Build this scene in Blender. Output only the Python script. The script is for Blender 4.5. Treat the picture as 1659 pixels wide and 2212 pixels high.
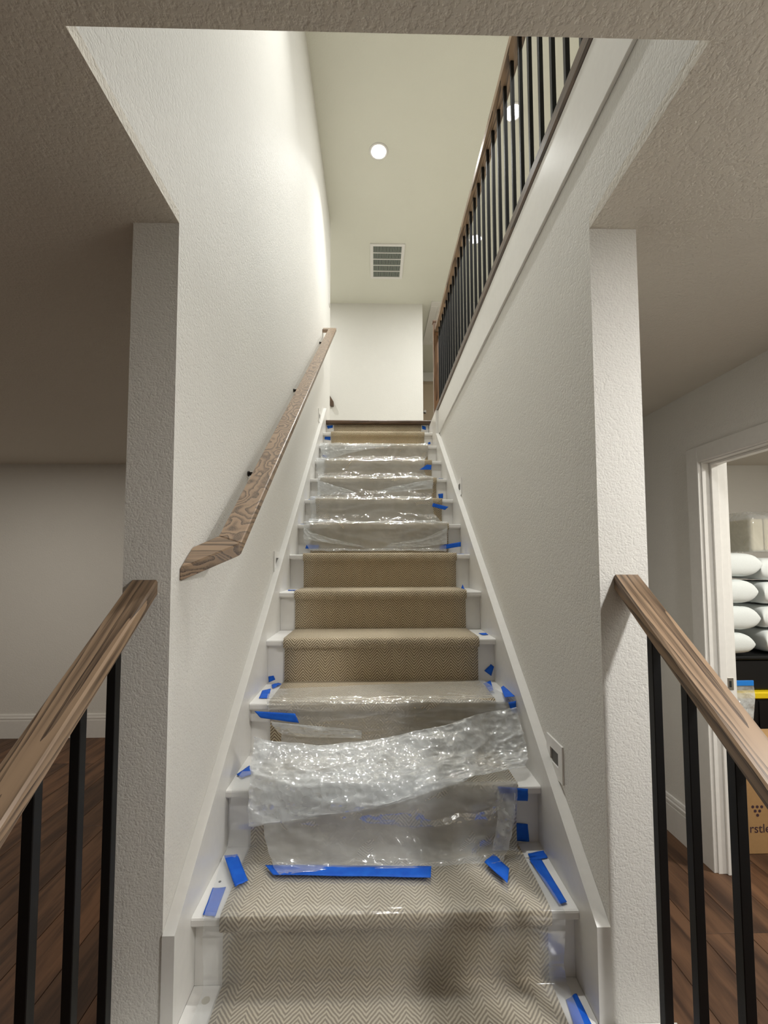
import bpy, bmesh, math, random
from mathutils import Vector, Matrix, noise

# ------------------------------------------------------------------ clear
for o in list(bpy.data.objects):
    bpy.data.objects.remove(o, do_unlink=True)
SC = bpy.context.scene
COL = SC.collection

# ------------------------------------------------------------------ camera
EYE = 1.498
F_PX, PITCH, YAW, ROLL, PY = 944.82, 0.0545, 0.0211, -0.0029, 1163.7
cam_d = bpy.data.cameras.new('camera')
cam = bpy.data.objects.new('camera', cam_d)
COL.objects.link(cam)
fw = Vector((math.sin(YAW) * math.cos(PITCH), math.cos(YAW) * math.cos(PITCH), math.sin(PITCH)))
rt = Vector((math.cos(YAW), -math.sin(YAW), 0))
up = rt.cross(fw)
cr, sr = math.cos(ROLL), math.sin(ROLL)
R_, U_ = rt * cr + up * sr, up * cr - rt * sr
M = Matrix((R_, U_, -fw)).transposed().to_4x4()
M.translation = Vector((0, 0, EYE))
cam.matrix_world = M
cam_d.sensor_fit = 'AUTO'
cam_d.sensor_width = 36
cam_d.lens = F_PX * 36 / 2212
cam_d.shift_y = (PY - 1106) / 2212
cam_d.clip_start = 0.02
SC.camera = cam

# ------------------------------------------------------------------ world, view
w = bpy.data.worlds.new('world')
SC.world = w
w.use_nodes = True
w.node_tree.nodes['Background'].inputs[0].default_value = (0.6, 0.63, 0.66, 1)
w.node_tree.nodes['Background'].inputs[1].default_value = 0.25
vs = SC.view_settings
vs.view_transform = 'Standard'
vs.look = 'None'
vs.exposure = 0.62
vs.gamma = 1.0
vs.use_curve_mapping = False

# recessed lamps, some of them added fill: (x, y, ceiling, watts, colour); the fixtures themselves are built below
UP_W, COOL, WARM = 21, (0.99, 0.995, 0.97), (1.0, 0.93, 0.83)
LAMPS = {
    'stairwell': (0.044, 4.0, 'up', 7, COOL),
    'stairwell_fill': (0.06, 1.75, 'up', 11, COOL),  # fill lamp added out of view to brighten treads and lower walls
    'hall_near': (1.221, 3.611, 'up', UP_W, COOL),
    'hall_far': (1.238, 5.12, 'up', UP_W, COOL),
    'hall_south_fill': (1.23, 1.7, 'up', 12, COOL),  # extra unseen lamp, added to even out the hall light
    'lobby': (1.36, 0.12, 'down', 21, (1.0, 0.985, 0.96)),
    'room_west': (-2.7, 2.1, 'down', 15, WARM),
    'hall_west_fill': (-1.5, 5.7, 'up', 13, COOL),  # unseen fill added round the corner to light the end wall
    'storage': (2.75, 1.55, 'down', 26, (1.0, 0.97, 0.90)),
}

# ------------------------------------------------------------------ dimensions
RISE, RUN = 0.193, 0.254
def yk(k): return 2.4654 + (k - 7) * RUN          # front of nosing k
def zk(k): return (k + 1) * RISE                  # top of tread k
SL = RISE / RUN
XL, XR = -0.4777, 0.5374                          # inner skirt faces
WL, WR = -0.5084, 0.5718                          # stair side of the walls
CL, CR = -0.6266, 0.6972                          # outer side of the walls
YC, YN = 1.105, 0.685                             # wall ends, near edge of ceiling opening
ZC = 2.383                                        # lower ceiling
Z2 = zk(14)                                       # upper floor
ZU = 5.45                                         # upper ceiling
XE = 1.65                                         # east wall
YB = 3.92                                         # back wall of the lower rooms
RX0, RX1 = -0.402, 0.462                          # carpet runner

# ------------------------------------------------------------------ mesh helpers
class MB:
    def __init__(s): s.v, s.f = [], []
    def box(s, x0, x1, y0, y1, z0, z1):
        n = len(s.v)
        s.v += [(x0, y0, z0), (x1, y0, z0), (x1, y1, z0), (x0, y1, z0), (x0, y0, z1), (x1, y0, z1), (x1, y1, z1), (x0, y1, z1)]
        s.f += [tuple(n + i for i in q) for q in ((0, 3, 2, 1), (4, 5, 6, 7), (0, 1, 5, 4), (1, 2, 6, 5), (2, 3, 7, 6), (3, 0, 4, 7))]
        return s
    def prism(s, poly, axis, a, b):
        """poly: 2-D points in the two other axes (cyclic order), extruded along axis from a to b"""
        n, m = len(s.v), len(poly)
        for t in (a, b):
            for p, q in poly:
                s.v.append({'x': (t, p, q), 'y': (p, t, q), 'z': (p, q, t)}[axis])
        s.f.append(tuple(n + i for i in range(m)))
        s.f.append(tuple(n + m + i for i in reversed(range(m))))
        for i in range(m):
            j = (i + 1) % m
            s.f.append((n + i, n + m + i, n + m + j, n + j))
        return s
    def cyl(s, c, r, h, axis='z', seg=24, r2=None):
        n = len(s.v)
        r2 = r if r2 is None else r2
        for t, rr in ((0, r), (h, r2)):
            for i in range(seg):
                a = 2 * math.pi * i / seg
                p, q = rr * math.cos(a), rr * math.sin(a)
                s.v.append({'z': (c[0] + p, c[1] + q, c[2] + t), 'y': (c[0] + p, c[1] + t, c[2] + q), 'x': (c[0] + t, c[1] + p, c[2] + q)}[axis])
        s.f.append(tuple(n + i for i in range(seg)))
        s.f.append(tuple(n + seg + i for i in reversed(range(seg))))
        for i in range(seg):
            j = (i + 1) % seg
            s.f.append((n + i, n + seg + i, n + seg + j, n + j))
        return s
    def grid(s, fn, nu, nv):
        n = len(s.v)
        for j in range(nv + 1):
            for i in range(nu + 1):
                s.v.append(tuple(fn(i / nu, j / nv)))
        for j in range(nv):
            for i in range(nu):
                a = n + j * (nu + 1) + i
                s.f.append((a, a + 1, a + nu + 2, a + nu + 1))
        return s
    def mesh(s, name, origin=(0, 0, 0), bevel=0, seg=1, fix=True, smooth=False):
        me = bpy.data.meshes.new(name)
        ox, oy, oz = origin
        me.from_pydata([(x - ox, y - oy, z - oz) for x, y, z in s.v], [], s.f)
        if fix or bevel:
            bm = bmesh.new()
            bm.from_mesh(me)
            if fix:
                bmesh.ops.recalc_face_normals(bm, faces=bm.faces)
            if bevel:
                bmesh.ops.bevel(bm, geom=list(bm.edges), offset=bevel, segments=seg, affect='EDGES', profile=0.6)
            bm.to_mesh(me)
            bm.free()
        if smooth:
            me.polygons.foreach_set('use_smooth', [True] * len(me.polygons))
        return me

def link(name, me, mat, parent=None, loc=(0, 0, 0), **tags):
    o = bpy.data.objects.new(name, me)
    COL.objects.link(o)
    o.location = loc
    if mat is not None:
        if not me.materials:
            me.materials.append(mat)
    if parent is not None:
        o.parent = parent
    for k, v in tags.items():
        o[k] = v
    return o

def put(name, mb, mat, parent=None, **kw):
    """a mesh in world coordinates; below a parent it is expressed relative to the parent's place"""
    mk = {k: kw.pop(k) for k in ('bevel', 'seg', 'smooth', 'fix') if k in kw}
    org = kw.pop('origin', None)
    if parent is not None:
        base = Vector((0, 0, 0))
        p = parent
        while p is not None:
            base += p.location
            p = p.parent
        if org is None:
            return link(name, mb.mesh(name, base, **mk), mat, parent, **kw)
        return link(name, mb.mesh(name, org, **mk), mat, parent, loc=Vector(org) - base, **kw)
    if org is None:
        return link(name, mb.mesh(name, **mk), mat, None, **kw)
    return link(name, mb.mesh(name, org, **mk), mat, None, loc=org, **kw)

def empty(name, loc, label=None, cat=None, group=None, kind=None):
    o = bpy.data.objects.new(name, None)
    COL.objects.link(o)
    o.location = loc
    o.empty_display_size = 0.05
    if label: o['label'] = label
    if cat: o['category'] = cat
    if group: o['group'] = group
    if kind: o['kind'] = kind
    return o

# ------------------------------------------------------------------ materials
def srgb(r, g, b):
    return tuple(((c / 255) / 12.92 if c / 255 <= 0.04045 else ((c / 255 + 0.055) / 1.055) ** 2.4) for c in (r, g, b)) + (1,)

class NT:
    def __init__(s, name):
        s.m = bpy.data.materials.new(name)
        s.m.use_nodes = True
        s.t = s.m.node_tree
        s.n = s.t.nodes
        s.b = s.n['Principled BSDF']
        s.out = s.n['Material Output']
    def add(s, kind, **kw):
        nd = s.n.new(kind)
        for k, v in kw.items(): setattr(nd, k, v)
        return nd
    def ln(s, a, b): s.t.links.new(a, b)
    def coord(s, kind='Object', scale=(1, 1, 1)):
        tc = s.add('ShaderNodeTexCoord')
        mp = s.add('ShaderNodeMapping')
        mp.inputs['Scale'].default_value = scale
        s.ln(tc.outputs[kind], mp.inputs[0])
        return mp.outputs[0]
    def noise(s, vec, scale, detail=2, rough=0.5, dist=0):
        nd = s.add('ShaderNodeTexNoise')
        nd.inputs['Scale'].default_value = scale
        nd.inputs['Detail'].default_value = detail
        nd.inputs['Roughness'].default_value = rough
        nd.inputs['Distortion'].default_value = dist
        s.ln(vec, nd.inputs['Vector'])
        return nd.outputs[0]
    def ramp(s, fac, stops):
        nd = s.add('ShaderNodeValToRGB')
        el = nd.color_ramp.elements
        while len(el) < len(stops): el.new(0.5)
        for e, (p, c) in zip(el, stops):
            e.position = p
            e.color = c
        s.ln(fac, nd.inputs[0])
        return nd.outputs[0]
    def math(s, op, a, b=None, c=None):
        nd = s.add('ShaderNodeMath', operation=op)
        for i, v in enumerate((a, b, c)):
            if v is None: continue
            if isinstance(v, (int, float)): nd.inputs[i].default_value = v
            else: s.ln(v, nd.inputs[i])
        return nd.outputs[0]
    def mix(s, fac, a, b, blend='MIX'):
        nd = s.add('ShaderNodeMix', data_type='RGBA', blend_type=blend)
        for i, v in ((0, fac), (6, a), (7, b)):
            if isinstance(v, (int, float, tuple)): nd.inputs[i].default_value = v
            else: s.ln(v, nd.inputs[i])
        return nd.outputs[2]
    def bump(s, h, strength=0.3, dist=0.002):
        nd = s.add('ShaderNodeBump')
        nd.inputs['Strength'].default_value = strength
        nd.inputs['Distance'].default_value = dist
        s.ln(h, nd.inputs['Height'])
        return nd.outputs[0]
    def set(s, **kw):
        for k, v in kw.items():
            i = s.b.inputs[k.replace('_', ' ')]
            if isinstance(v, (int, float, tuple)): i.default_value = v
            else: s.ln(v, i)
        return s

def paint(name, col, rough=0.5, tex=1.0, scale=170, dist=0.0022, spec=0.4):
    t = NT(name)
    v = t.coord()
    n1 = t.noise(v, scale, 2, 0.45)
    n2 = t.noise(v, scale * 0.42, 1, 0.5)
    h = t.math('ADD', n1, t.math('MULTIPLY', n2, 0.8))
    h = t.ramp(h, [(0.55, (0, 0, 0, 1)), (1.0, (1, 1, 1, 1))])
    big = t.noise(v, 1.6, 3, 0.6)
    c = t.mix(big, tuple(x * 0.965 for x in col[:3]) + (1,), tuple(min(1, x * 1.03) for x in col[:3]) + (1,))
    t.set(Base_Color=c, Roughness=rough, Specular_IOR_Level=spec)
    t.ln(t.bump(h, 0.55 * tex, dist), t.b.inputs['Normal'])
    return t.m

def plain(name, col, rough=0.5, spec=0.5, metal=0.0, grain=0.0, gscale=40):
    t = NT(name)
    v = t.coord()
    n = t.noise(v, gscale, 3)
    c = t.mix(n, tuple(x * (1 - 0.06 - grain) for x in col[:3]) + (1,), tuple(min(1, x * (1 + 0.03 + grain)) for x in col[:3]) + (1,))
    t.set(Base_Color=c, Roughness=rough, Specular_IOR_Level=spec, Metallic=metal)
    return t.m

def oak(name, light, dark, along, rough=0.34, freq=1.0):
    """stained oak: growth-ring bands stretched along one local axis, plus fine pores"""
    t = NT(name)
    sc = [1.0, 1.0, 1.0]
    sc['xyz'.index(along)] = 0.075
    v = t.coord('Object', tuple(sc))
    n = t.noise(v, 9.0, 2, 0.5)
    ring = t.math('MULTIPLY', n, 15.0 * freq)
    n2 = t.noise(v, 26.0, 3, 0.55)
    ring = t.math('ADD', ring, t.math('MULTIPLY', n2, 1.3))
    fr = t.math('FRACT', ring)
    band = t.ramp(fr, [(0.0, (1, 1, 1, 1)), (0.30, (0.72, 0.72, 0.72, 1)), (0.62, (0.12, 0.12, 0.12, 1)), (1.0, (0.0, 0.0, 0.0, 1))])
    sc2 = [1.0, 1.0, 1.0]
    sc2['xyz'.index(along)] = 0.02
    pores = t.noise(t.coord('Object', tuple(sc2)), 420, 2, 0.6)
    pores = t.ramp(pores, [(0.42, (1, 1, 1, 1)), (0.6, (0, 0, 0, 1))])
    f = t.math('MULTIPLY', band, t.math('ADD', t.math('MULTIPLY', pores, 0.45), 0.55))
    tone = t.noise(t.coord(), 3.0, 2)
    base = t.mix(tone, tuple(x * 0.85 for x in light[:3]) + (1,), tuple(x * 1.12 for x in light[:3]) + (1,))
    t.set(Base_Color=t.mix(f, base, dark), Roughness=rough, Specular_IOR_Level=0.5)
    t.ln(t.bump(f, 0.25, -0.0008), t.b.inputs['Normal'])
    return t.m

M_WALL = paint('wall_paint', srgb(228, 226, 220), 0.56, 0.75, 190, 0.0022, 0.3)
M_CEIL = paint('ceiling_paint', srgb(222, 216, 204), 0.6, 1.0, 150, 0.0025)
M_UCEIL = paint('upper_ceiling_paint', srgb(226, 226, 214), 0.6, 0.4)
M_TAN = paint('beige_paint', srgb(202, 184, 160), 0.6, 0.4)
M_TRIM = plain('white_trim_paint', srgb(233, 231, 226), 0.32, 0.5)
M_TREAD = plain('white_stair_paint', srgb(236, 234, 230), 0.35, 0.5, 0, 0.02, 14)
M_BLACK = plain('black_powder_coat', srgb(10, 10, 11), 0.45, 0.35)
M_OAK = oak('stained_oak', srgb(156, 131, 106), srgb(62, 49, 40), 'y')
M_OAKX = oak('stained_oak_cross', srgb(156, 131, 106), srgb(62, 49, 40), 'x')
M_OAKZ = oak('stained_oak_upright', srgb(136, 102, 74), srgb(66, 48, 36), 'z')
M_DOAK = oak('dark_oak', srgb(98, 76, 58), srgb(48, 36, 28), 'y', 0.4)
M_DOAKX = oak('dark_oak_cross', srgb(98, 76, 58), srgb(48, 36, 28), 'x', 0.4)
M_HALL = plain('pale_bounce_floor', srgb(206, 200, 188), 0.95, 0.1, 0, 0.04, 300)  # unseen upper floor made pale to bounce light up to the ceiling
M_SUB = plain('subfloor_grey', srgb(40, 30, 24), 0.9)
M_PLATE = plain('white_plastic_plate', srgb(232, 230, 226), 0.3)
M_SLOT = plain('grey_lamp_slot', srgb(92, 90, 84), 0.5)
M_METAL = plain('brushed_nickel', srgb(150, 146, 138), 0.35, 0.5, 0.9)
M_DARKM = plain('dark_bracket_metal', srgb(46, 40, 34), 0.4, 0.5, 0.6)
M_VENT = plain('vent_blade_grey', srgb(150, 158, 150), 0.5)
M_VOID = plain('duct_dark', srgb(26, 28, 28), 0.9)
M_LINEN = plain('pale_grey_linen', srgb(226, 231, 230), 0.9, 0.1, 0, 0.03, 220)
M_BEIGE = plain('beige_cushion_cloth', srgb(214, 204, 178), 0.9, 0.1, 0, 0.04, 180)
M_TOTE = plain('black_tote_plastic', srgb(16, 16, 17), 0.5, 0.3)
M_YEL = plain('yellow_lid_plastic', srgb(236, 205, 24), 0.4)
M_CARD = plain('brown_cardboard', srgb(186, 150, 106), 0.85, 0.1, 0, 0.03, 60)
M_INK = plain('dark_print_ink', srgb(70, 48, 60), 0.8)
M_ZIP = plain('blue_zip_strip', srgb(30, 130, 225), 0.4)

def plank_mat():
    t = NT('walnut_floor_plank')
    oi = t.add('ShaderNodeObjectInfo')
    off = t.add('ShaderNodeVectorMath', operation='ADD')
    tc = t.add('ShaderNodeTexCoord')
    cx = t.add('ShaderNodeCombineXYZ')
    for i in range(3): t.ln(t.math('MULTIPLY', oi.outputs['Random'], 31.0 + 7 * i), cx.inputs[i])
    t.ln(tc.outputs['Object'], off.inputs[0]); t.ln(cx.outputs[0], off.inputs[1])
    mp = t.add('ShaderNodeMapping'); mp.inputs['Scale'].default_value = (1, 0.1, 1)
    t.ln(off.outputs[0], mp.inputs[0])
    n = t.noise(mp.outputs[0], 16, 4, 0.6, 0.6)
    streak = t.ramp(n, [(0.35, (1, 1, 1, 1)), (0.62, (0, 0, 0, 1))])
    a, b = srgb(112, 82, 60), srgb(66, 46, 34)
    tone = t.ramp(oi.outputs['Random'], [(0, (0.72, 0.70, 0.68, 1)), (0.5, (0.95, 0.95, 0.95, 1)), (1, (1.3, 1.22, 1.12, 1))])
    c = t.mix(1.0, t.mix(streak, a, b), tone, 'MULTIPLY')
    t.set(Base_Color=c, Roughness=0.5, Specular_IOR_Level=0.35)
    t.ln(t.bump(n, 0.2, 0.001), t.b.inputs['Normal'])
    return t.m
M_PLANK = plank_mat()

def carpet_mat():
    t = NT('herringbone_carpet')
    tc = t.add('ShaderNodeTexCoord')
    sp = t.add('ShaderNodeSeparateXYZ')
    t.ln(tc.outputs['UV'], sp.inputs[0])
    v3 = t.coord('Object')
    wob = t.math('MULTIPLY', t.math('SUBTRACT', t.noise(v3, 60, 2), 0.5), 0.006)
    u = t.math('ADD', sp.outputs[0], wob)
    vv = t.math('ADD', sp.outputs[1], t.math('MULTIPLY', t.math('SUBTRACT', t.noise(v3, 45, 2), 0.5), 0.004))
    PER, STEP = 0.066, 0.0128
    zig = t.math('PINGPONG', u, PER / 2)
    ph = t.math('DIVIDE', t.math('ADD', vv, t.math('MULTIPLY', zig, 1.15)), STEP)
    fr = t.math('FRACT', ph)
    tri = t.math('PINGPONG', fr, 0.5)
    line = t.ramp(tri, [(0.16, (1, 1, 1, 1)), (0.34, (0, 0, 0, 1))])
    fuzz = t.noise(v3, 700, 2, 0.6)
    blot = t.noise(v3, 7, 3, 0.6)
    la = t.mix(blot, srgb(222, 207, 178), srgb(234, 220, 193))
    da = t.mix(blot, srgb(112, 93, 67), srgb(128, 108, 80))
    c = t.mix(t.math('MULTIPLY', line, t.math('ADD', t.math('MULTIPLY', fuzz, 0.5), 0.62)), la, da)
    t.set(Base_Color=c, Roughness=0.95, Specular_IOR_Level=0.1, Sheen_Weight=0.15)
    h = t.math('ADD', t.math('MULTIPLY', line, -0.8), fuzz)
    t.ln(t.bump(h, 0.6, 0.002), t.b.inputs['Normal'])
    return t.m
M_CARPET = carpet_mat()

def film_mat(name, haze, scale=16, crumple=0.35, gloss=0.12, shine=0.5, top=0.3):
    """polythene film: mostly see-through, a milky haze and a crinkled shine"""
    t = NT(name)
    t.n.remove(t.b)
    v = t.coord()
    n2 = t.noise(v, scale * 0.3, 2, 0.5, 2.0)
    wob = t.add('ShaderNodeTexNoise')
    wob.inputs['Scale'].default_value = scale * 0.5
    t.ln(v, wob.inputs['Vector'])
    wv = t.add('ShaderNodeVectorMath', operation='MULTIPLY_ADD')
    t.ln(wob.outputs[1], wv.inputs[0]); wv.inputs[1].default_value = (0.05, 0.05, 0.05); t.ln(v, wv.inputs[2])
    hs = []
    for sc_, am in ((1.0, 1.0), (2.7, 0.42)):
        vo = t.add('ShaderNodeTexVoronoi')
        vo.inputs['Scale'].default_value = scale * sc_
        t.ln(wv.outputs[0], vo.inputs['Vector'])
        hs.append(t.math('MULTIPLY', vo.outputs['Distance'], am))
    h = t.math('ADD', t.math('ADD', hs[0], hs[1]), t.math('MULTIPLY', n2, 1.2))
    nrm = t.bump(h, crumple, 0.016)
    tr = t.add('ShaderNodeBsdfTransparent'); tr.inputs[0].default_value = (0.95, 0.955, 0.955, 1)
    df = t.add('ShaderNodeBsdfDiffuse'); df.inputs[0].default_value = (0.90, 0.93, 0.945, 1)
    tl = t.add('ShaderNodeBsdfTranslucent'); tl.inputs[0].default_value = (0.90, 0.93, 0.945, 1)
    gl = t.add('ShaderNodeBsdfGlossy'); gl.inputs['Roughness'].default_value = gloss
    gl.inputs[0].default_value = (1, 1, 1, 1)
    t.ln(nrm, gl.inputs['Normal']); t.ln(nrm, df.inputs['Normal'])
    milk = t.add('ShaderNodeMixShader'); milk.inputs[0].default_value = 0.3
    t.ln(df.outputs[0], milk.inputs[1]); t.ln(tl.outputs[0], milk.inputs[2])
    m1 = t.add('ShaderNodeMixShader')
    fac = t.math('MULTIPLY_ADD', n2, haze * 0.7, haze * 0.65)
    t.ln(fac, m1.inputs[0]); t.ln(tr.outputs[0], m1.inputs[1]); t.ln(milk.outputs[0], m1.inputs[2])
    lw = t.add('ShaderNodeFresnel'); lw.inputs['IOR'].default_value = 1.5
    t.ln(nrm, lw.inputs['Normal'])
    m2 = t.add('ShaderNodeMixShader')
    t.ln(t.math('MINIMUM', t.math('MULTIPLY', lw.outputs[0], shine), top), m2.inputs[0])
    t.ln(m1.outputs[0], m2.inputs[1]); t.ln(gl.outputs[0], m2.inputs[2])
    t.ln(m2.outputs[0], t.out.inputs[0])
    return t.m
M_FILM = film_mat('clear_film', 0.30, 14, 0.4, 0.1, 0.9, 0.25)
M_FILM2 = film_mat('loose_film', 0.50, 17, 0.8, 0.08, 1.1, 0.3)
M_TIGHT = film_mat('tight_film', 0.22, 8, 0.14, 0.14, 0.6, 0.12)

def tape_mat():
    t = NT('blue_masking_tape')
    v = t.coord()
    n = t.noise(v, 260, 2)
    n2 = t.noise(v, 30, 2)
    c = t.mix(n2, srgb(12, 74, 190), srgb(28, 112, 222))
    t.set(Base_Color=c, Roughness=0.55, Specular_IOR_Level=0.3)
    t.ln(t.bump(n, 0.4, 0.0008), t.b.inputs['Normal'])
    return t.m
M_TAPE = tape_mat()

def emit_mat(name, col, s):
    t = NT(name)
    t.set(Base_Color=(0.9, 0.9, 0.9, 1), Emission_Color=tuple(col) + (1,), Emission_Strength=s)
    return t.m
M_LENS = emit_mat('lit_lamp_lens', (1, 0.99, 0.96), 14)

ST = dict(kind='structure')
# ================================================================== SETTING
# ---- stair side walls
poly = [(YC, 0), (4.89, 0), (4.89, ZU), (YN, ZU), (YN, ZC + 0.03), (YC, ZC + 0.03)]
put('wall_left', MB().prism(poly, 'x', CL, WL), M_WALL, **ST)
poly = [(YC, 0), (YB, 0), (YB, Z2 - 0.06), (YN, Z2 - 0.06), (YN, ZC + 0.03), (YC, ZC + 0.03)]
put('wall_right', MB().prism(poly, 'x', WR, CR), M_WALL, **ST)
# ---- lower rooms
put('wall_back', MB().box(-4.6, CL, YB, YB + 0.12, 0, ZC), M_WALL, **ST)
put('wall_lobby_back', MB().box(CR, XE + 3.1, YB, YB + 0.12, 0, ZC), M_WALL, **ST)
put('wall_west', MB().box(-4.72, -4.6, -2.6, YB + 0.12, 0, ZC), M_WALL, **ST)
put('wall_south', MB().box(-4.72, 4.75, -2.72, -2.6, 0, ZC), M_WALL, **ST)
DY0, DY1, DH = 1.36, 2.15, 1.995
XE2 = XE + 0.117
east = MB().box(XE, XE2, -2.6, DY0 - 0.02, 0, ZC).box(XE, XE2, DY1 + 0.02, YB, 0, ZC).box(XE, XE2, DY0 - 0.02, DY1 + 0.02, DH + 0.02, ZC)
put('wall_east', east, M_WALL, **ST)
put('wall_storage_east', MB().box(4.63, 4.75, -2.6, YB + 0.12, 0, ZC), M_WALL, **ST)
put('wall_storage_south', MB().box(XE2, 4.63, 0.5, 0.6, 0, ZC), M_WALL, **ST)
ceil = MB().box(-4.72, CL, -2.72, YB + 0.12, ZC, ZC + 0.03).box(CL, WL, -2.72, YC - 0.0005, ZC, ZC + 0.03)
ceil.box(CR, 4.75, -2.72, YB + 0.12, ZC, ZC + 0.03).box(WR, CR, -2.72, YC - 0.0005, ZC, ZC + 0.03).box(WL, WR, -2.72, YN, ZC, ZC + 0.03)
put('ceiling', ceil, M_CEIL, **ST)
# ---- floor of single planks
floor = put('floor', MB().box(-4.72, 4.75, -2.72, YB + 0.12, -0.06, -0.014), M_SUB, **ST)
random.seed(4)
PW = 0.19
meshes = {}
def plank(x0, y0, ln):
    key = round(ln, 3)
    if key not in meshes:
        meshes[key] = MB().box(0.0008, PW - 0.0008, 0.0008, ln - 0.0008, -0.014, 0).mesh('plank', bevel=0.0012)
    link('plank', meshes[key], M_PLANK, floor, loc=(x0, y0, 0))
lens = (0.8, 1.2, 1.6, 2.0)
x = -4.58
n_col = 0
while x < 4.5:
    mid = x + PW / 2
    inside = -0.80 < mid < 0.86
    y, yend = -2.58, (YC - 0.02 if inside else YB - 0.002)
    y -= 0
    first = random.choice((0.4, 0.8, 1.2, 1.6))
    while y < yend - 0.01:
        L = first if y < -2.5 else random.choice(lens)
        if yend - (y + L) < 0.4: L = yend - y
        if not (inside and y + L < -1.4):
            plank(x, y, L)
        y += L
    x += PW
    n_col += 1
# ---- baseboards
def base_profile(t):   # (offset from wall, z)
    return [(0, 0), (t, 0), (t, 0.148), (t - 0.003, 0.151), (t - 0.003, 0.157), (t, 0.160), (t, 0.172), (t - 0.005, 0.178), (t - 0.005, 0.186), (t - 0.008, 0.198), (0, 0.2)]
put('baseboard_back', MB().prism([(YB - d, z) for d, z in base_profile(0.016)], 'x', -4.6, CL), M_TRIM, **ST)
put('baseboard_east', MB().prism([(XE - d, z) for d, z in base_profile(0.016)], 'y', DY1 + 0.088, YB), M_TRIM, **ST)
put('baseboard_left', MB().prism([(CL - d, z) for d, z in base_profile(0.016)], 'y', YC + 0.02, YB - 0.016), M_TRIM, **ST)
# ---- storage doorway: casing, jamb, stop, strike
door = empty('door_1', (XE, (DY0 + DY1) / 2, 0), kind='structure')
cas = MB()
CW, CT = 0.078, 0.018
cas.box(XE - CT, XE, DY1 + 0.006, DY1 + 0.006 + CW, 0, DH + 0.006 + CW)
cas.box(XE - CT, XE, DY0 - 0.006 - CW, DY0 - 0.006, 0, DH + 0.006 + CW)
cas.box(XE - CT, XE, DY0 - 0.006, DY1 + 0.006, DH + 0.006, DH + 0.006 + CW)
put('casing', cas, M_TRIM, door, bevel=0.002)
cas2 = MB()
cas2.box(XE2, XE2 + CT, DY1 + 0.006, DY1 + 0.006 + CW, 0, DH + 0.006 + CW)
cas2.box(XE2, XE2 + CT, DY0 - 0.006 - CW, DY0 - 0.006, 0, DH + 0.006 + CW)
cas2.box(XE2, XE2 + CT, DY0 - 0.006, DY1 + 0.006, DH + 0.006, DH + 0.006 + CW)
put('casing', cas2, M_TRIM, door, bevel=0.002)
jm = MB()
jm.box(XE, XE2, DY1, DY1 + 0.0195, 0, DH + 0.0195)
jm.box(XE, XE2, DY0 - 0.0195, DY0, 0, DH + 0.0195)
jm.box(XE, XE2, DY0, DY1, DH, DH + 0.0195)
put('jamb', jm, M_TRIM, door, bevel=0.001)
sp_ = MB()
sp_.box(XE + 0.038, XE + 0.074, DY1 - 0.012, DY1 - 0.0002, 0, DH - 0.0002)
sp_.box(XE + 0.038, XE + 0.074, DY0 + 0.0002, DY0 + 0.012, 0, DH - 0.0002)
sp_.box(XE + 0.038, XE + 0.074, DY0 + 0.012, DY1 - 0.012, DH - 0.012, DH - 0.0002)
put('door_stop', sp_, M_TRIM, door, bevel=0.002)
pl = MB().box(XE + 0.082, XE + 0.112, DY1 - 0.002, DY1 - 0.0002, 0.868, 0.928)
stp = put('strike_plate', pl, M_METAL, door, bevel=0.0006, label='brushed nickel strike plate')
put('latch_hole', MB().box(XE + 0.090, XE + 0.101, DY1 - 0.0028, DY1 - 0.0021, 0.882, 0.912), M_VOID, stp)

# ---- upper floor shell
put('floor_upper', MB().box(WR + 0.001, 3.4, -2.2, 9.2, Z2 - 0.03, Z2 - 0.002).box(-3.0, WR + 0.001, 4.30, 9.2, Z2 - 0.03, Z2 - 0.002).box(WL, WR + 0.001, -2.2, YN, Z2 - 0.03, Z2 - 0.002), M_HALL, **ST)
put('ceiling_upper', MB().box(-3.1, 3.5, -2.3, 9.3, ZU, ZU + 0.03), M_UCEIL, **ST)
put('wall_hall_end', MB().box(-3.0, 0.735, 6.48, 6.60, Z2, ZU), M_WALL, **ST)
put('wall_hall_far', MB().box(-0.0, 3.4, 8.9, 9.02, Z2, ZU), M_TAN, **ST)
put('wall_hall_passage', MB().box(0.615, 0.735, 6.60, 8.9, Z2, ZU), M_WALL, **ST)
put('wall_hall_east', MB().box(3.4, 3.5, -2.2, 9.3, Z2, ZU), M_WALL, **ST)
put('wall_hall_south', MB().box(-0.65, 3.5, -2.3, -2.2, Z2, ZU), M_WALL, **ST)
put('wall_hall_west', MB().box(-3.1, -3.0, 4.77, 6.6, Z2, ZU).box(-3.0, CL, 4.77, 4.89, Z2, ZU), M_WALL, **ST)
put('wall_stairwell_south', MB().box(CL, WL, -2.2, YN, Z2, ZU), M_WALL, **ST)
put('trim_1', MB().box(0.737, 3.39, 8.875, 8.898, 5.26, ZU - 0.002), M_TRIM, **ST)   # white band on the far wall
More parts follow.
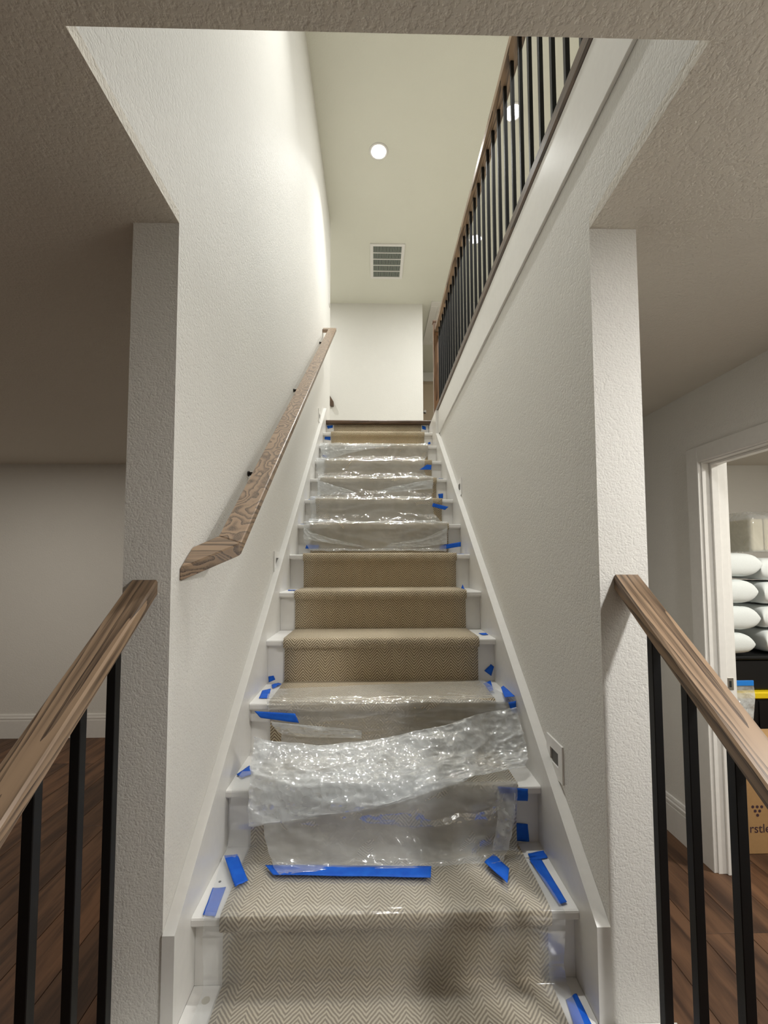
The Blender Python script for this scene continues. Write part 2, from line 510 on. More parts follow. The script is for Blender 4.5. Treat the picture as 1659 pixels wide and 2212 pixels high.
# white fascia under the balcony edge and the wood nosing on it
FX = 0.561
put('trim_2', MB().box(FX, WR - 0.0005, YN, 4.24, 2.628, Z2 - 0.058), M_TRIM, bevel=0.0015, **ST)
put('trim_3', MB().prism([(0.5545, Z2 - 0.008), (0.5545, Z2 - 0.046), (0.560, Z2 - 0.056), (0.72, Z2 - 0.056), (0.72, Z2 + 0.004), (0.562, Z2 + 0.004)], 'y', YN, 4.238), M_DOAK, label='dark oak nosing along the balcony floor edge', **ST)
put('trim_4', MB().prism([(4.232, Z2 - 0.006), (4.232, Z2 - 0.028), (4.238, Z2 - 0.032), (4.40, Z2 - 0.032), (4.40, Z2 + 0.004), (4.240, Z2 + 0.004)], 'x', WL + 0.0005, 0.72), M_DOAKX, label='dark oak nosing across the top landing', **ST)

# ================================================================== STAIRCASE
stair = empty('staircase', (0.03, yk(0), 0), 'straight white painted staircase climbing between two white walls', 'staircase')
NOS, TT = 0.030, 0.026
def tread_mesh(x0, x1, y0, y1, z):
    pts = [(y0 + 0.005, z - TT), (y0, z - TT + 0.006), (y0, z - 0.006), (y0 + 0.002, z - 0.002), (y0 + 0.007, z), (y1, z), (y1, z - TT)]
    return MB().prism(pts, 'x', x0, x1)
for k in range(0, 14):
    wide = k <= 1
    x0, x1 = (CL - 0.03, CR + 0.03) if wide else (XL, XR)
    y1 = yk(k + 1) + NOS - 0.0005
    if k == 1:
        mb = tread_mesh(x0, x1, yk(1), YC - 0.001, zk(1))
        mb2 = tread_mesh(XL, XR, YC - 0.001, y1, zk(1))
        mb2.v = [(a, max(b, YC - 0.001), c) for a, b, c in mb2.v]
        n0 = len(mb.v); mb.v += mb2.v; mb.f += [tuple(i + n0 for i in f) for f in mb2.f]
        put('tread', mb, M_TREAD, stair)
    else:
        put('tread', tread_mesh(x0, x1, yk(k), y1, zk(k)), M_TREAD, stair)
for k in range(0, 15):
    wide = k <= 1
    x0, x1 = (CL, CR) if wide else (XL, XR)
    zb = 0 if k == 0 else zk(k - 1)
    zt = zk(k) - TT if k < 14 else Z2 - 0.034
    put('riser', MB().box(x0, x1, yk(k) + NOS, yk(k) + NOS + 0.014, zb, zt), M_TREAD, stair)
# closed string under the two wide bottom steps
for sx in (CL, CR - 0.02):
    put('side_panel', MB().prism([(yk(0) + NOS + 0.0145, 0), (YC - 0.001, 0), (YC - 0.001, zk(1) - TT), (yk(1) + NOS + 0.0145, zk(1) - TT), (yk(1) + NOS + 0.0145, zk(0) - TT), (yk(0) + NOS + 0.0145, zk(0) - TT)], 'x', sx, sx + 0.02), M_TREAD, stair)
# skirt boards with a vertical front end
def skirt_top(y): return 0.592 + 0.0 + 0.7598 * (y - 1.075)
sy0, syL, syR = YC - 0.004, 4.29, 4.20
for (x0, x1, y1) in ((WL + 0.0005, XL - 0.0005, syL), (XR + 0.0005, WR - 0.0005, 3.80)):
    poly = [(sy0, zk(1) + 0.0005), (sy0, skirt_top(sy0)), (y1, skirt_top(y1)), (y1, skirt_top(y1) - 0.36 if y1 < 4 else zk(12)), (yk(2) + 0.1, zk(1) + 0.0005)]
    if y1 < 4:
        poly = [(sy0, zk(1) + 0.0005), (sy0, skirt_top(sy0)), (3.765, 2.626), (4.238, 2.626), (4.238, zk(12)), (yk(2) + 0.1, zk(1) + 0.0005)]
    put('skirt_board', MB().prism(poly, 'x', x0, x1), M_TRIM, stair)
put('skirt_board', MB().box(XR + 0.0005, FX - 0.0005, 3.78, 4.238, 2.627, Z2 - 0.058), M_TRIM, stair)
# exposed screw plugs on the treads
put('screw_plug', MB().cyl((-0.432, 1.185, zk(1) + 0.0001), 0.010, 0.0012, 'z', 16), plain('wood_filler', srgb(188, 180, 160), 0.8), stair)
put('nail_hole', MB().cyl((-0.449, 1.325, zk(2) + 0.0001), 0.004, 0.0006, 'z', 10), M_VOID, stair)

# ---- carpet runner
pts = []
CTH = 0.008
for k in range(0, 15):
    zb = 0.0 if k == 0 else zk(k - 1)
    yr = yk(k) + NOS - CTH - 0.0005
    if k == 0: pts.append((yr, 0.004))
    else:
        pts += [(yr + 0.001, zb + CTH + 0.0)]
        pts += [(yr - 0.0, zb + CTH + 0.006)]
    if k == 14:
        pts.append((yr, Z2 - 0.034))
        break
    z, y = zk(k), yk(k)
    pts += [(yr, z - 0.040), (yr - 0.003, z - 0.0365), (y + 0.004, z - 0.0365), (y - 0.004, z - 0.034), (y - 0.0085, z - 0.028), (y - 0.0095, z - 0.016), (y - 0.0085, z - 0.003), (y - 0.005, z + 0.004), (y + 0.002, z + 0.0085), (y + 0.012, z + CTH + 0.001)]
    pts += [(y + 0.09, z + CTH + 0.001), (y + 0.17, z + CTH + 0.0005), (yk(k + 1) + NOS - CTH - 0.012, z + CTH)]
def runner_mesh():
    me = bpy.data.meshes.new('stair_runner')
    nx = 12
    vs_, fs, uv = [], [], []
    d = 0.0
    dist = [0.0]
    for a, b in zip(pts, pts[1:]):
        d += math.hypot(b[0] - a[0], b[1] - a[1]); dist.append(d)
    for j, (y, z) in enumerate(pts):
        for i in range(nx + 1):
            x = RX0 + (RX1 - RX0) * i / nx
            vs_.append((x, y, z))
    for j in range(len(pts) - 1):
        for i in range(nx):
            a = j * (nx + 1) + i
            fs.append((a, a + 1, a + nx + 2, a + nx + 1))
    me.from_pydata(vs_, [], fs)
    ul = me.uv_layers.new(name='UVMap')
    for p in me.polygons:
        for li in p.loop_indices:
            vi = me.loops[li].vertex_index
            j, i = divmod(vi, nx + 1)
            ul.data[li].uv = ((RX1 - RX0) * i / nx + 5.0, dist[j] + 5.0)
    me.polygons.foreach_set('use_smooth', [True] * len(me.polygons))
    return me
run_o = link('stair_runner', runner_mesh(), M_CARPET, None, label='beige and brown herringbone carpet runner laid down the white stairs', category='carpet runner')
so = run_o.modifiers.new('thick', 'SOLIDIFY')
so.thickness = 0.0065
so.offset = -1

# ================================================================== RAILINGS
def sloped_bar(name, xc, y0, y1, zt0, wd, ht, mat, parent, plumb=True):
    """rail following the stair pitch; zt0 = height of the top centre line at y0; ends cut plumb. Local y runs along the bar."""
    a = math.atan(SL)
    L = (y1 - y0) / math.cos(a)
    mb = MB()
    hp = ht * math.cos(a)                      # thickness square to the pitch
    sh = hp * math.tan(a)                      # plumb cut
    r = 0.004
    prof = [(-wd / 2 + r, 0), (-wd / 2, -r), (-wd / 2, -hp + r), (-wd / 2 + r, -hp), (wd / 2 - r, -hp), (wd / 2, -hp + r), (wd / 2, -r), (wd / 2 - r, 0)]
    n = len(prof)
    for t in (0.0, L):
        for px_, pz in prof:
            mb.v.append((px_, t + pz * math.tan(a), pz))
    mb.f.append(tuple(range(n))); mb.f.append(tuple(n + i for i in reversed(range(n))))
    for i in range(n):
        j = (i + 1) % n
        mb.f.append((i, n + i, n + j, j))
    o = link(name, mb.mesh(name), mat, parent)
    base = Vector((0, 0, 0)) if parent is None else parent.location
    o.location = Vector((xc, y0, zt0)) - base
    o.rotation_euler = (a, 0, 0)
    return o

def baluster(parent, x, y, z0, z1, s, slope=0.0):
    h = s / 2
    mb = MB()
    mb.v = [(x - h, y - h, z0), (x + h, y - h, z0), (x + h, y + h, z0), (x - h, y + h, z0),
            (x - h, y - h, z1 - h * slope), (x + h, y - h, z1 - h * slope), (x + h, y + h, z1 + h * slope), (x - h, y + h, z1 + h * slope)]
    mb.f = [(0, 3, 2, 1), (4, 5, 6, 7), (0, 1, 5, 4), (1, 2, 6, 5), (2, 3, 7, 6), (3, 0, 4, 7)]
    return put('baluster', mb, M_BLACK, parent, bevel=0.0012)

def low_rail(name, xc, ys, z_end, label):
    e = empty(name, (xc, 0.53, 0), label, 'railing')
    y0 = 0.53
    def top(y): return z_end - SL * (YC - y)
    wd, ht = 0.066, 0.040
    sloped_bar('handrail', xc, y0 + 0.045, YC - 0.0005, top(y0 + 0.045), wd, ht, M_OAK, e)
    for y in ys:
        z0 = zk(1) if y > yk(1) else (zk(0) if y > yk(0) else 0.0)
        baluster(e, xc, y, z0 + 0.0002, top(y) - ht - 0.002, 0.0195, SL)
    nz = top(y0) + 0.07
    put('newel_post', MB().box(xc - 0.045, xc + 0.045, y0 - 0.045, y0 + 0.045, 0, nz), M_OAKZ, e, bevel=0.004)
    cap = MB().box(xc - 0.055, xc + 0.055, y0 - 0.055, y0 + 0.055, nz, nz + 0.022)
    put('newel_cap', cap, M_OAKZ, e, bevel=0.005)
    return e
low_rail('stair_railing', -0.5735, [0.988, 0.877, 0.767, 0.655], 1.457, 'oak handrail on black balusters fixed to the shaded grey wall end beside the dark floor')
low_rail('stair_railing', 0.6415, [1.006, 0.898, 0.785, 0.675], 1.466, 'oak handrail on black balusters beside the bright wall end facing the storage doorway')

# ---- wall handrail with mitred returns
hr = empty('wall_handrail', (WL, 1.2, 1.5), 'long oak handrail with angled end returns mounted on the white stairwell wall', 'handrail')
def rail_z(y): return 1.517 + SL * (y - 1.193)
HW, HT = 0.074, 0.036
hx0, hx1 = -0.452, -0.378
def flat_poly(name, plan, mat, origin):
    """a slab whose top follows the stair pitch, given its plan outline"""
    mb = MB()
    n = len(plan)
    mb.v = [(x_, y_, rail_z(y_)) for x_, y_ in plan] + [(x_, y_, rail_z(y_) - HT) for x_, y_ in plan]
    mb.f = [tuple(range(n)), tuple(reversed(range(n, 2 * n)))] + [(i, n + i, n + (i + 1) % n, (i + 1) % n) for i in range(n)]
    return put(name, mb, mat, hr, bevel=0.003, origin=origin)
flat_poly('rail', [(hx1, 1.243), (hx1, 4.235), (hx0, 4.165), (hx0, 1.273)], M_OAK, (-0.415, 2.7, 2.66))
flat_poly('lower_return', [(hx0, 1.2728), (WL + 0.0005, 1.226), (WL + 0.0005, 1.150), (hx1, 1.2428)], M_OAKX, (-0.44, 1.21, 1.52))
flat_poly('upper_return', [(hx1, 4.2352), (WL + 0.0005, 4.2352), (WL + 0.0005, 4.1655), (hx0, 4.1655)], M_OAKX, (-0.44, 4.2, 3.8))
for yb in (1.75, 2.70, 3.95):
    mb = MB().cyl((WL + 0.0003, yb, rail_z(yb) - 0.085), 0.011, 0.006, 'x', 16)
    mb.box(WL + 0.006, -0.409, yb - 0.006, yb + 0.006, rail_z(yb) - 0.091, rail_z(yb) - 0.079)
    mb.box(-0.421, -0.409, yb - 0.006, yb + 0.006, rail_z(yb) - 0.079, rail_z(yb) - HT - 0.006)
    put('bracket', mb, M_DARKM, hr)

# ---- balcony balustrade
bx = 0.6255
bal = empty('balustrade', (bx, 2.4, Z2 + 0.004), 'oak railing with a long row of black balusters along the balcony above the stairs', 'railing')
RH = Z2 + 0.915
rail = MB().prism([(bx - 0.031, RH - 0.044), (bx - 0.031, RH - 0.004), (bx - 0.027, RH), (bx + 0.027, RH), (bx + 0.031, RH - 0.004), (bx + 0.031, RH - 0.044)], 'y', YN, 4.178)
put('handrail', rail, M_OAK, bal)
bm_mesh = MB().box(-0.008, 0.008, -0.008, 0.008, 0, RH - 0.0445 - (Z2 + 0.0045)).mesh('baluster', bevel=0.001)
y = 4.09
while y > YN + 0.05:
    link('baluster', bm_mesh, M_BLACK, bal, loc=(0, y - 2.4, 0.0005))
    y -= 0.1065
nw = put('newel_post', MB().box(0.581, 0.67, 4.18, 4.228, Z2 + 0.0045, RH + 0.055), M_OAKZ, bal, bevel=0.003)
put('newel_cap', MB().box(0.574, 0.677, 4.176, 4.234, RH + 0.055, RH + 0.075), M_OAKZ, nw, bevel=0.003)

# ================================================================== LAMPS
lamp_labels = {
    'stairwell': 'round recessed downlight in the ceiling above the open stairs',
    'stairwell_fill': 'added fill downlight over the lower half of the open stairs',
    'hall_near': 'glowing recessed downlight seen through the wide-spaced balcony balusters',
    'hall_far': 'small recessed downlight seen behind the closely packed balusters near the newel',
    'hall_south_fill': 'added unseen downlight over the near end of the balcony',
    'lobby': 'recessed downlight in the lower ceiling by the storage doorway',
    'room_west': 'recessed downlight over the far side of the dim room',
    'hall_west_fill': 'added fill downlight in the hall round the corner of the stairwell wall',
    'storage': 'recessed downlight in the storage room ceiling',
}
for key, (lx, ly, lev, watt, col) in LAMPS.items():
    zt = ZU if lev == 'up' else ZC
    e = empty('recessed_downlight', (lx, ly, zt), lamp_labels[key], 'ceiling light', 'recessed downlights')
    ring = MB()
    seg = 32
    for (r, dz) in ((0.092, -0.0002), (0.092, -0.004), (0.080, -0.008), (0.070, -0.006), (0.070, -0.0002)):
        for i in range(seg):
            a = 2 * math.pi * i / seg
            ring.v.append((lx + r * math.cos(a), ly + r * math.sin(a), zt + dz))
    for j in range(4):
        for i in range(seg):
            i2 = (i + 1) % seg
            ring.f.append((j * seg + i, j * seg + i2, (j + 1) * seg + i2, (j + 1) * seg + i))
    put('trim_ring', ring, M_PLATE, e, smooth=True)
    put('lens', MB().cyl((lx, ly, zt - 0.004), 0.0695, 0.0035, 'z', 32), M_LENS, e)
    ld = bpy.data.lights.new('lamp', 'AREA')
    ld.shape = 'DISK'; ld.size = 0.13; ld.energy = watt; ld.color = col
    if key.startswith('stairwell'): ld.spread = math.radians(100)      # beam narrowed to keep the side wall from burning out
    lo = bpy.data.objects.new('lamp', ld)
    COL.objects.link(lo)
    lo.parent = e
    lo.location = (0, 0, -0.012)

# ================================================================== WALL PLATES
def step_light(x, side, y, z, label):
    """white plate with a recessed louvre slot; side = +1 when the wall faces -x"""
    e = empty('step_light', (x, y, z - 0.055), label, 'step light', 'step lights')
    hw, hh, t = 0.060, 0.056, 0.006
    sy, sz = 0.031, 0.024
    def bx_(y0, y1, z0, z1, d0, d1, mb):
        a, b = sorted((x - side * d0, x - side * d1))
        return mb.box(a, b, y0, y1, z0, z1)
    mb = MB()
    bx_(y - hw, y - sy, z - hh, z + hh, 0.0003, t, mb); bx_(y + sy, y + hw, z - hh, z + hh, 0.0003, t, mb)
    bx_(y - sy, y + sy, z + sz, z + hh, 0.0003, t, mb); bx_(y - sy, y + sy, z - hh, z - sz, 0.0003, t, mb)
    put('plate', mb, M_PLATE, e)
    put('slot', bx_(y - sy, y + sy, z - sz, z + sz, 0.0003, 0.0012, MB()), M_SLOT, e)
    hood = MB()
    bx_(y - sy, y + sy, z - sz - 0.001, z - sz + 0.005, 0.0012, t, hood)
    put('sill', hood, M_PLATE, e)
    return e
step_light(WR, 1, 1.408, 0.880, 'white step light plate on the plain wall low down next to the draped plastic')
step_light(WR, 1, 2.893, 1.998, 'white step light plate halfway up the wall below the balcony')
step_light(WL, -1, 2.268, 1.500, 'white step light plate below the wall handrail')
step_light(WL, -1, 3.95, 2.835, 'white step light plate beside the topmost stair below the handrail end')
sw = empty('light_switch', (WL, 4.775, 4.38), 'white light switch plate high up at the end of the stairwell wall', 'light switch')
put('plate', MB().box(WL + 0.0003, WL + 0.006, 4.735, 4.815, 4.38, 4.50), M_PLATE, sw, bevel=0.0012)
put('rocker', MB().box(WL + 0.006, WL + 0.0095, 4.758, 4.792, 4.408, 4.472), M_PLATE, sw, bevel=0.001)

# ================================================================== UPPER HALL THINGS
vx0, vx1, vy0, vy1 = -0.052, 0.384, 5.214, 5.875
ve = empty('ceiling_vent', ((vx0 + vx1) / 2, (vy0 + vy1) / 2, ZU), 'white rectangular return air vent with grey slats in the upper ceiling', 'vent')
fr = 0.038
mb = MB().box(vx0, vx1, vy0, vy0 + fr, ZU - 0.012, ZU - 0.0003).box(vx0, vx1, vy1 - fr, vy1, ZU - 0.012, ZU - 0.0003)
mb.box(vx0, vx0 + fr, vy0 + fr, vy1 - fr, ZU - 0.012, ZU - 0.0003).box(vx1 - fr, vx1, vy0 + fr, vy1 - fr, ZU - 0.012, ZU - 0.0003)
put('frame', mb, M_PLATE, ve)
put('backing', MB().box(vx0 + fr, vx1 - fr, vy0 + fr, vy1 - fr, ZU - 0.002, ZU - 0.0003), M_VOID, ve)
iy0, iy1, ix0, ix1 = vy0 + fr, vy1 - fr, vx0 + fr, vx1 - fr
sec = (iy1 - iy0) / 5
for i in range(1, 5):
    yy = iy0 + sec * i
    put('crossbar', MB().box(ix0, ix1, yy - 0.006, yy + 0.006, ZU - 0.0115, ZU - 0.002), M_PLATE, ve)
for i in range(5):
    ya, yb_ = iy0 + sec * i + 0.0065, iy0 + sec * (i + 1) - 0.0065
    mb = MB()
    nb = 26
    for j in range(nb):
        xa = ix0 + (ix1 - ix0) * (j + 0.25) / nb
        mb.box(xa, xa + (ix1 - ix0) / nb * 0.55, ya, yb_, ZU - 0.0095, ZU - 0.0025)
    put('slats', mb, M_VENT, ve, kind='stuff')
# attic hatch
hx_0, hx_1, hy_0, hy_1 = 0.868, 1.56, 6.40, 7.70
ha = empty('attic_hatch', ((hx_0 + hx_1) / 2, (hy_0 + hy_1) / 2, ZU), 'white framed attic hatch in the upper ceiling past the white end wall', 'hatch')
mb = MB().box(hx_0, hx_1, hy_0, hy_0 + 0.11, ZU - 0.02, ZU - 0.0003).box(hx_0, hx_1, hy_1 - 0.11, hy_1, ZU - 0.02, ZU - 0.0003)
mb.box(hx_0, hx_0 + 0.11, hy_0 + 0.11, hy_1 - 0.11, ZU - 0.02, ZU - 0.0003).box(hx_1 - 0.11, hx_1, hy_0 + 0.11, hy_1 - 0.11, ZU - 0.02, ZU - 0.0003)
put('frame', mb, M_TRIM, ha, bevel=0.002)
put('panel', MB().box(hx_0 + 0.114, hx_1 - 0.114, hy_0 + 0.114, hy_1 - 0.114, ZU - 0.008, ZU - 0.0003), M_TRIM, ha)
put('pull', MB().cyl((1.055, 6.66, ZU - 0.045), 0.012, 0.037, 'z', 12, 0.007), M_METAL, ha)
# far door with a knob
fd = empty('hall_door', (1.2, 8.88, Z2), 'beige door with a silver knob beyond the white end wall', 'door')
put('slab', MB().box(0.80, 1.66, 8.858, 8.8985, Z2 + 0.006, 5.19), M_TAN, fd, bevel=0.002)
kb = MB()
kb.cyl((1.036, 8.852, 4.596), 0.032, 0.006, 'y', 16)
kb.cyl((1.036, 8.815, 4.596), 0.012, 0.037, 'y', 12)
kb.cyl((1.036, 8.79, 4.596), 0.026, 0.028, 'y', 16, 0.02)
put('knob', kb, M_METAL, fd)
# end of a dark rail showing past the stairwell wall
dr = MB()
dr.prism([(-0.95, 4.46), (-0.612, 3.90), (-0.612, 3.84), (-0.66, 3.84), (-0.95, 4.33)], 'y', 6.42, 6.479)
put('hall_handrail', dr, M_DOAKX, None, bevel=0.004, label='dark wooden handrail end on the white end wall past the stairwell', category='handrail', origin=(-0.7, 6.45, 3.84))

# ================================================================== STORAGE ROOM THINGS
cb = empty('cardboard_box', (2.08, 2.45, 0), 'brown cardboard box with printed dots and lettering on the storage room floor', 'box')
bx0, bx1, by0, by1, bz = 1.80, 2.36, 2.285, 2.60, 0.505
put('carton', MB().box(bx0, bx1, by0, by1, 0.0005, bz), M_CARD, cb, bevel=0.003)
for (a, b) in ((by0 + 0.002, (by0 + by1) / 2 - 0.001), ((by0 + by1) / 2 + 0.001, by1 - 0.002)):
    put('flap', MB().box(bx0 + 0.002, bx1 - 0.002, a, b, bz + 0.0002, bz + 0.004), M_CARD, cb)
dots = [(i * 0.0235, 0) for i in range(3)] + [(0.0118 + i * 0.0235, -0.021) for i in range(2)] + [(0.0235, -0.042)]
for dx_, dz_ in dots:
    put('printed_dot', MB().cyl((1.944 + dx_, by0 - 0.0008, 0.236 + dz_), 0.0075, 0.0006, 'y', 14), M_INK, cb)
fc = bpy.data.curves.new('lettering', 'FONT')
fc.body = 'rstle'
fc.size = 0.062
fc.extrude = 0.0003
fo = bpy.data.objects.new('lettering_curve', fc)
COL.objects.link(fo)
bpy.context.view_layer.update()
tm = bpy.data.meshes.new_from_object(fo.evaluated_get(bpy.context.evaluated_depsgraph_get()))
bpy.data.objects.remove(fo)
tm.materials.clear()
lt = link('lettering', tm, M_INK, cb, loc=Vector((1.921, by0 - 0.0006, 0.108)) - cb.location)
lt.rotation_euler = (math.pi / 2, 0, 0)

def tote(x0, x1, y0, y1, z0, z1, name_label):
    e = empty('storage_tote', ((x0 + x1) / 2, (y0 + y1) / 2, z0), name_label, 'storage bin', 'black totes')
    h = z1 - z0
    mb = MB()
    tp = 0.02
    n = len(mb.v)
    mb.v = [(x0 + tp, y0 + tp, z0), (x1 - tp, y0 + tp, z0), (x1 - tp, y1 - tp, z0), (x0 + tp, y1 - tp, z0),
            (x0, y0, z1 - 0.045), (x1, y0, z1 - 0.045), (x1, y1, z1 - 0.045), (x0, y1, z1 - 0.045)]
    mb.f = [(0, 3, 2, 1), (4, 5, 6, 7), (0, 1, 5, 4), (1, 2, 6, 5), (2, 3, 7, 6), (3, 0, 4, 7)]
    put('tub', mb, M_TOTE, e, bevel=0.008)
    put('lid', MB().box(x0 - 0.012, x1 + 0.012, y0 - 0.012, y1 + 0.012, z1 - 0.0445, z1), M_YEL, e, bevel=0.008)
    for xx in (x0 + 0.06, (x0 + x1) / 2, x1 - 0.06):
        put('rib', MB().box(xx - 0.012, xx + 0.012, y0 - 0.004, y0 + 0.008, z0 + 0.06, z1 - 0.06), M_TOTE, e)
    return e
tote(2.03, 2.90, 2.80, 3.35, 0.0005, 0.665, 'black storage tote with a yellow lid standing on the storage room floor')
ub = empty('storage_crate', (2.46, 3.07, 0.666), 'black lidless crate on top of the yellow lid under the pale cushions', 'crate')
put('tub', MB().box(2.06, 2.87, 2.83, 3.32, 0.666, 0.862), M_TOTE, ub, bevel=0.01)
put('rim', MB().box(2.045, 2.885, 2.815, 3.335, 0.8625, 0.885), M_TOTE, ub, bevel=0.006)

def pillow(name, c, sx, sy, h, rz, label, mat, group, seed):
    rnd = random.Random(seed)
    mb = MB()
    nu, nv = 28, 28
    ph = rnd.random() * 10
    for side in (1, -1):
        def fn(u, v):
            a, b = math.sin(math.pi * (u - 0.5)), math.sin(math.pi * (v - 0.5))
            e = (max(0.0, 1 - abs(a) ** 9) ** 0.42) * (max(0.0, 1 - abs(b) ** 9) ** 0.42)
            pull = 1 - 0.05 * (1 - abs(b)) * abs(a) ** 6 - 0.0
            x_ = a * sx / 2 * (1 - 0.06 * (1 - b * b)) * 1.0
            y_ = b * sy / 2 * (1 - 0.06 * (1 - a * a))
            wr = noise.noise(Vector((a * 3 + ph, b * 3, side * 2.0))) * 0.03 + noise.noise(Vector((a * 9 + ph, b * 7, side))) * 0.012
            z_ = side * e * (0.5 + wr) * h
            return (x_, y_, z_)
        mb.grid(fn, nu, nv)
    me = mb.mesh(name, fix=False)
    bm = bmesh.new(); bm.from_mesh(me)
    bmesh.ops.remove_doubles(bm, verts=bm.verts, dist=0.0008)
    bmesh.ops.recalc_face_normals(bm, faces=bm.faces)
    bm.to_mesh(me); bm.free()
    me.polygons.foreach_set('use_smooth', [True] * len(me.polygons))
    o = link(name, me, mat, None, loc=c, label=label, category='cushion', group=group)
    o.rotation_euler = (0, 0, rz)
    return o
stk = [(0.966, 2.265, 'lowest'), (1.128, 2.305, 'second from the bottom'), (1.302, 2.300, 'third from the bottom'), (1.478, 2.31, 'topmost')]
for i, (zc_, xc_, nm) in enumerate(stk):
    pillow('cushion', (xc_ - 0.02, 3.02, zc_ + 0.0), 0.40 + (0.05 if i == 3 else 0), 0.46, 0.156 if i else 0.140, 0.05 * (i % 2), 'pale grey cushion, %s in the stack beside the door jamb' % nm, M_LINEN, 'cushions stacked by the jamb', i)
for i, (zc_, nm) in enumerate(((0.965, 'lowest'), (1.125, 'second from the bottom'), (1.285, 'third from the bottom'), (1.445, 'topmost'))):
    pillow('cushion', (2.745, 3.06, zc_ + 0.004), 0.38, 0.46, 0.146, -0.04 * (i % 2), 'pale grey cushion, %s in the shaded stack further inside' % nm, M_LINEN, 'cushions stacked further inside', 20 + i)
for (xc_, nm, sd) in ((2.66, 'nearer the wall corner', 41), (2.83, 'behind the wrapped one', 42)):
    pass
wb = empty('wrapped_cushion', (2.74, 3.10, 1.53), 'beige cushions in a clear plastic bag standing on the cushion stacks', 'cushion')
pk = MB()
for j, (xa, xb) in enumerate(((2.655, 2.745), (2.752, 2.84))):
    put('cushion_slab', MB().box(xa, xb, 3.02, 3.26, 1.572, 1.80), M_BEIGE, wb, bevel=0.02, seg=3)
def bagfn(u, v):
    a = u * 2 * math.pi
    s_ = 1 + 0.04 * noise.noise(Vector((u * 8, v * 6, 3)))
    x_ = 2.748 + 0.125 * s_ * max(-1, min(1, 1.35 * math.cos(a)))
    y_ = 3.14 + 0.15 * s_ * max(-1, min(1, 1.35 * math.sin(a)))
    k_ = 1 - 0.55 * max(0, v - 0.86) / 0.14
    return (2.748 + (x_ - 2.748) * (0.5 + 0.5 * k_), 3.14 + (y_ - 3.14) * k_, 1.566 + v * 0.29)
put('clear_bag', MB().grid(bagfn, 40, 16), M_FILM, wb, smooth=True, fix=False)
# zip bag leaning on the tote
zb = empty('zip_bag', (2.13, 2.52, 0.51), 'clear zip bag with a bright blue strip resting on the cardboard box', 'bag')
def zipfn(side):
    def fn(u, v):
        wdt = 0.5 + 0.5 * min(1, v * 1.3)
        x_ = 2.115 + (u - 0.5) * 0.19 * wdt
        y_ = 2.52 + side * (0.018 * math.sin(math.pi * u) * math.sin(math.pi * min(1, v + 0.15))) + 0.03 * v
        return (x_, y_, 0.512 + 0.262 * v)
    return fn
put('pouch', MB().grid(zipfn(-1), 14, 14).grid(zipfn(1), 14, 14), M_FILM2, zb, smooth=True, fix=False)
put('zip_strip', MB().box(2.025, 2.208, 2.546, 2.553, 0.775, 0.805), M_ZIP, zb, bevel=0.001)

# ================================================================== PLASTIC SHEETS
def lerp(a, b, t): return tuple(p + (q - p) * t for p, q in zip(a, b))
def cr_(p0, p1, p2, p3, t):
    return tuple(0.5 * (2 * b + (c - a) * t + (2 * a - 5 * b + 4 * c - d) * t * t + (3 * b - a - 3 * c + d) * t ** 3) for a, b, c, d in zip(p0, p1, p2, p3))
def along(seq, t, smooth=True):
    n = len(seq) - 1
    s_ = min(max(t, 0), 1) * n
    i = min(int(s_), n - 1)
    f = s_ - i
    if not smooth: return lerp(seq[i], seq[i + 1], f)
    return cr_(seq[max(i - 1, 0)], seq[i], seq[i + 1], seq[min(i + 2, n)], f)
def sheet(rows, nu, nv, amp, seed, fold=(5.0, 2.0), rough_edge=0.006, smooth_v=False, lift=(0, -0.7, 0.7)):
    def fn(u, v):
        r = [along(row, u) for row in rows]
        x_, y_, z_ = along(r, v, smooth_v)
        p = Vector((u * fold[0] * 2 + seed * 3.1, v * fold[1] * 2 + seed * 1.7, seed))
        d = 1 - abs(noise.noise(p)) * 2.2
        d = max(0, d) ** 2 * 0.7 + 0.5 * (0.5 + 0.5 * noise.noise(p * 2.7)) + 0.25 * (1 - abs(noise.noise(p * 5.1)) * 2)
        d = max(0.0, d) * amp
        e = rough_edge * noise.noise(Vector((v * 9 + seed, seed, 0))) * (1 if u in (0.0, 1.0) else 0)
        return (x_ + e, y_ + lift[1] * d, z_ + lift[2] * d)
    seg_ = len(rows) - 1
    return MB().grid(fn, nu, seg_ * max(1, round(nv / seg_)))

# --- long clear sheet from the third visible step to the bottom, pulled tight over the carpet
def tight_rows():
    rows = []
    o = 0.013
    def row(y, z, xl, xr, bow=0.0):
        rows.append([(xl, y, z), ((xl + xr) / 2, y - bow, z), (xr, y, z)])
    row(yk(3) + 0.10, zk(3) + o, -0.455, 0.455)
    row(yk(3) - o, zk(3) + o, -0.455, 0.455)
    row(yk(3) - o - 0.004, zk(3) - 0.04, -0.457, 0.455)
    row(yk(3) - 0.004, zk(2) + 0.07, -0.462, 0.450, 0.01)
    row(yk(3) - 0.03, zk(2) + o + 0.006, -0.468, 0.445, 0.01)
    row(yk(2) + 0.10, zk(2) + o, -0.452, 0.486)
    row(yk(2) + 0.01, zk(2) + o, -0.444, 0.490)
    row(yk(2) - o, zk(2) + o - 0.002, -0.441, 0.492)
    row(yk(2) - o - 0.003, zk(2) - 0.04, -0.440, 0.494)
    row(yk(2) + 0.002, zk(1) + 0.06, -0.440, 0.496)
    row(yk(2) - 0.005, zk(1) + o + 0.004, -0.440, 0.498)
    row(yk(1) + 0.10, zk(1) + o, -0.440, 0.495)
    row(yk(1) - o, zk(1) + o, -0.440, 0.495)
    row(yk(1) - o - 0.002, zk(1) - 0.10, -0.440, 0.495)
    return rows
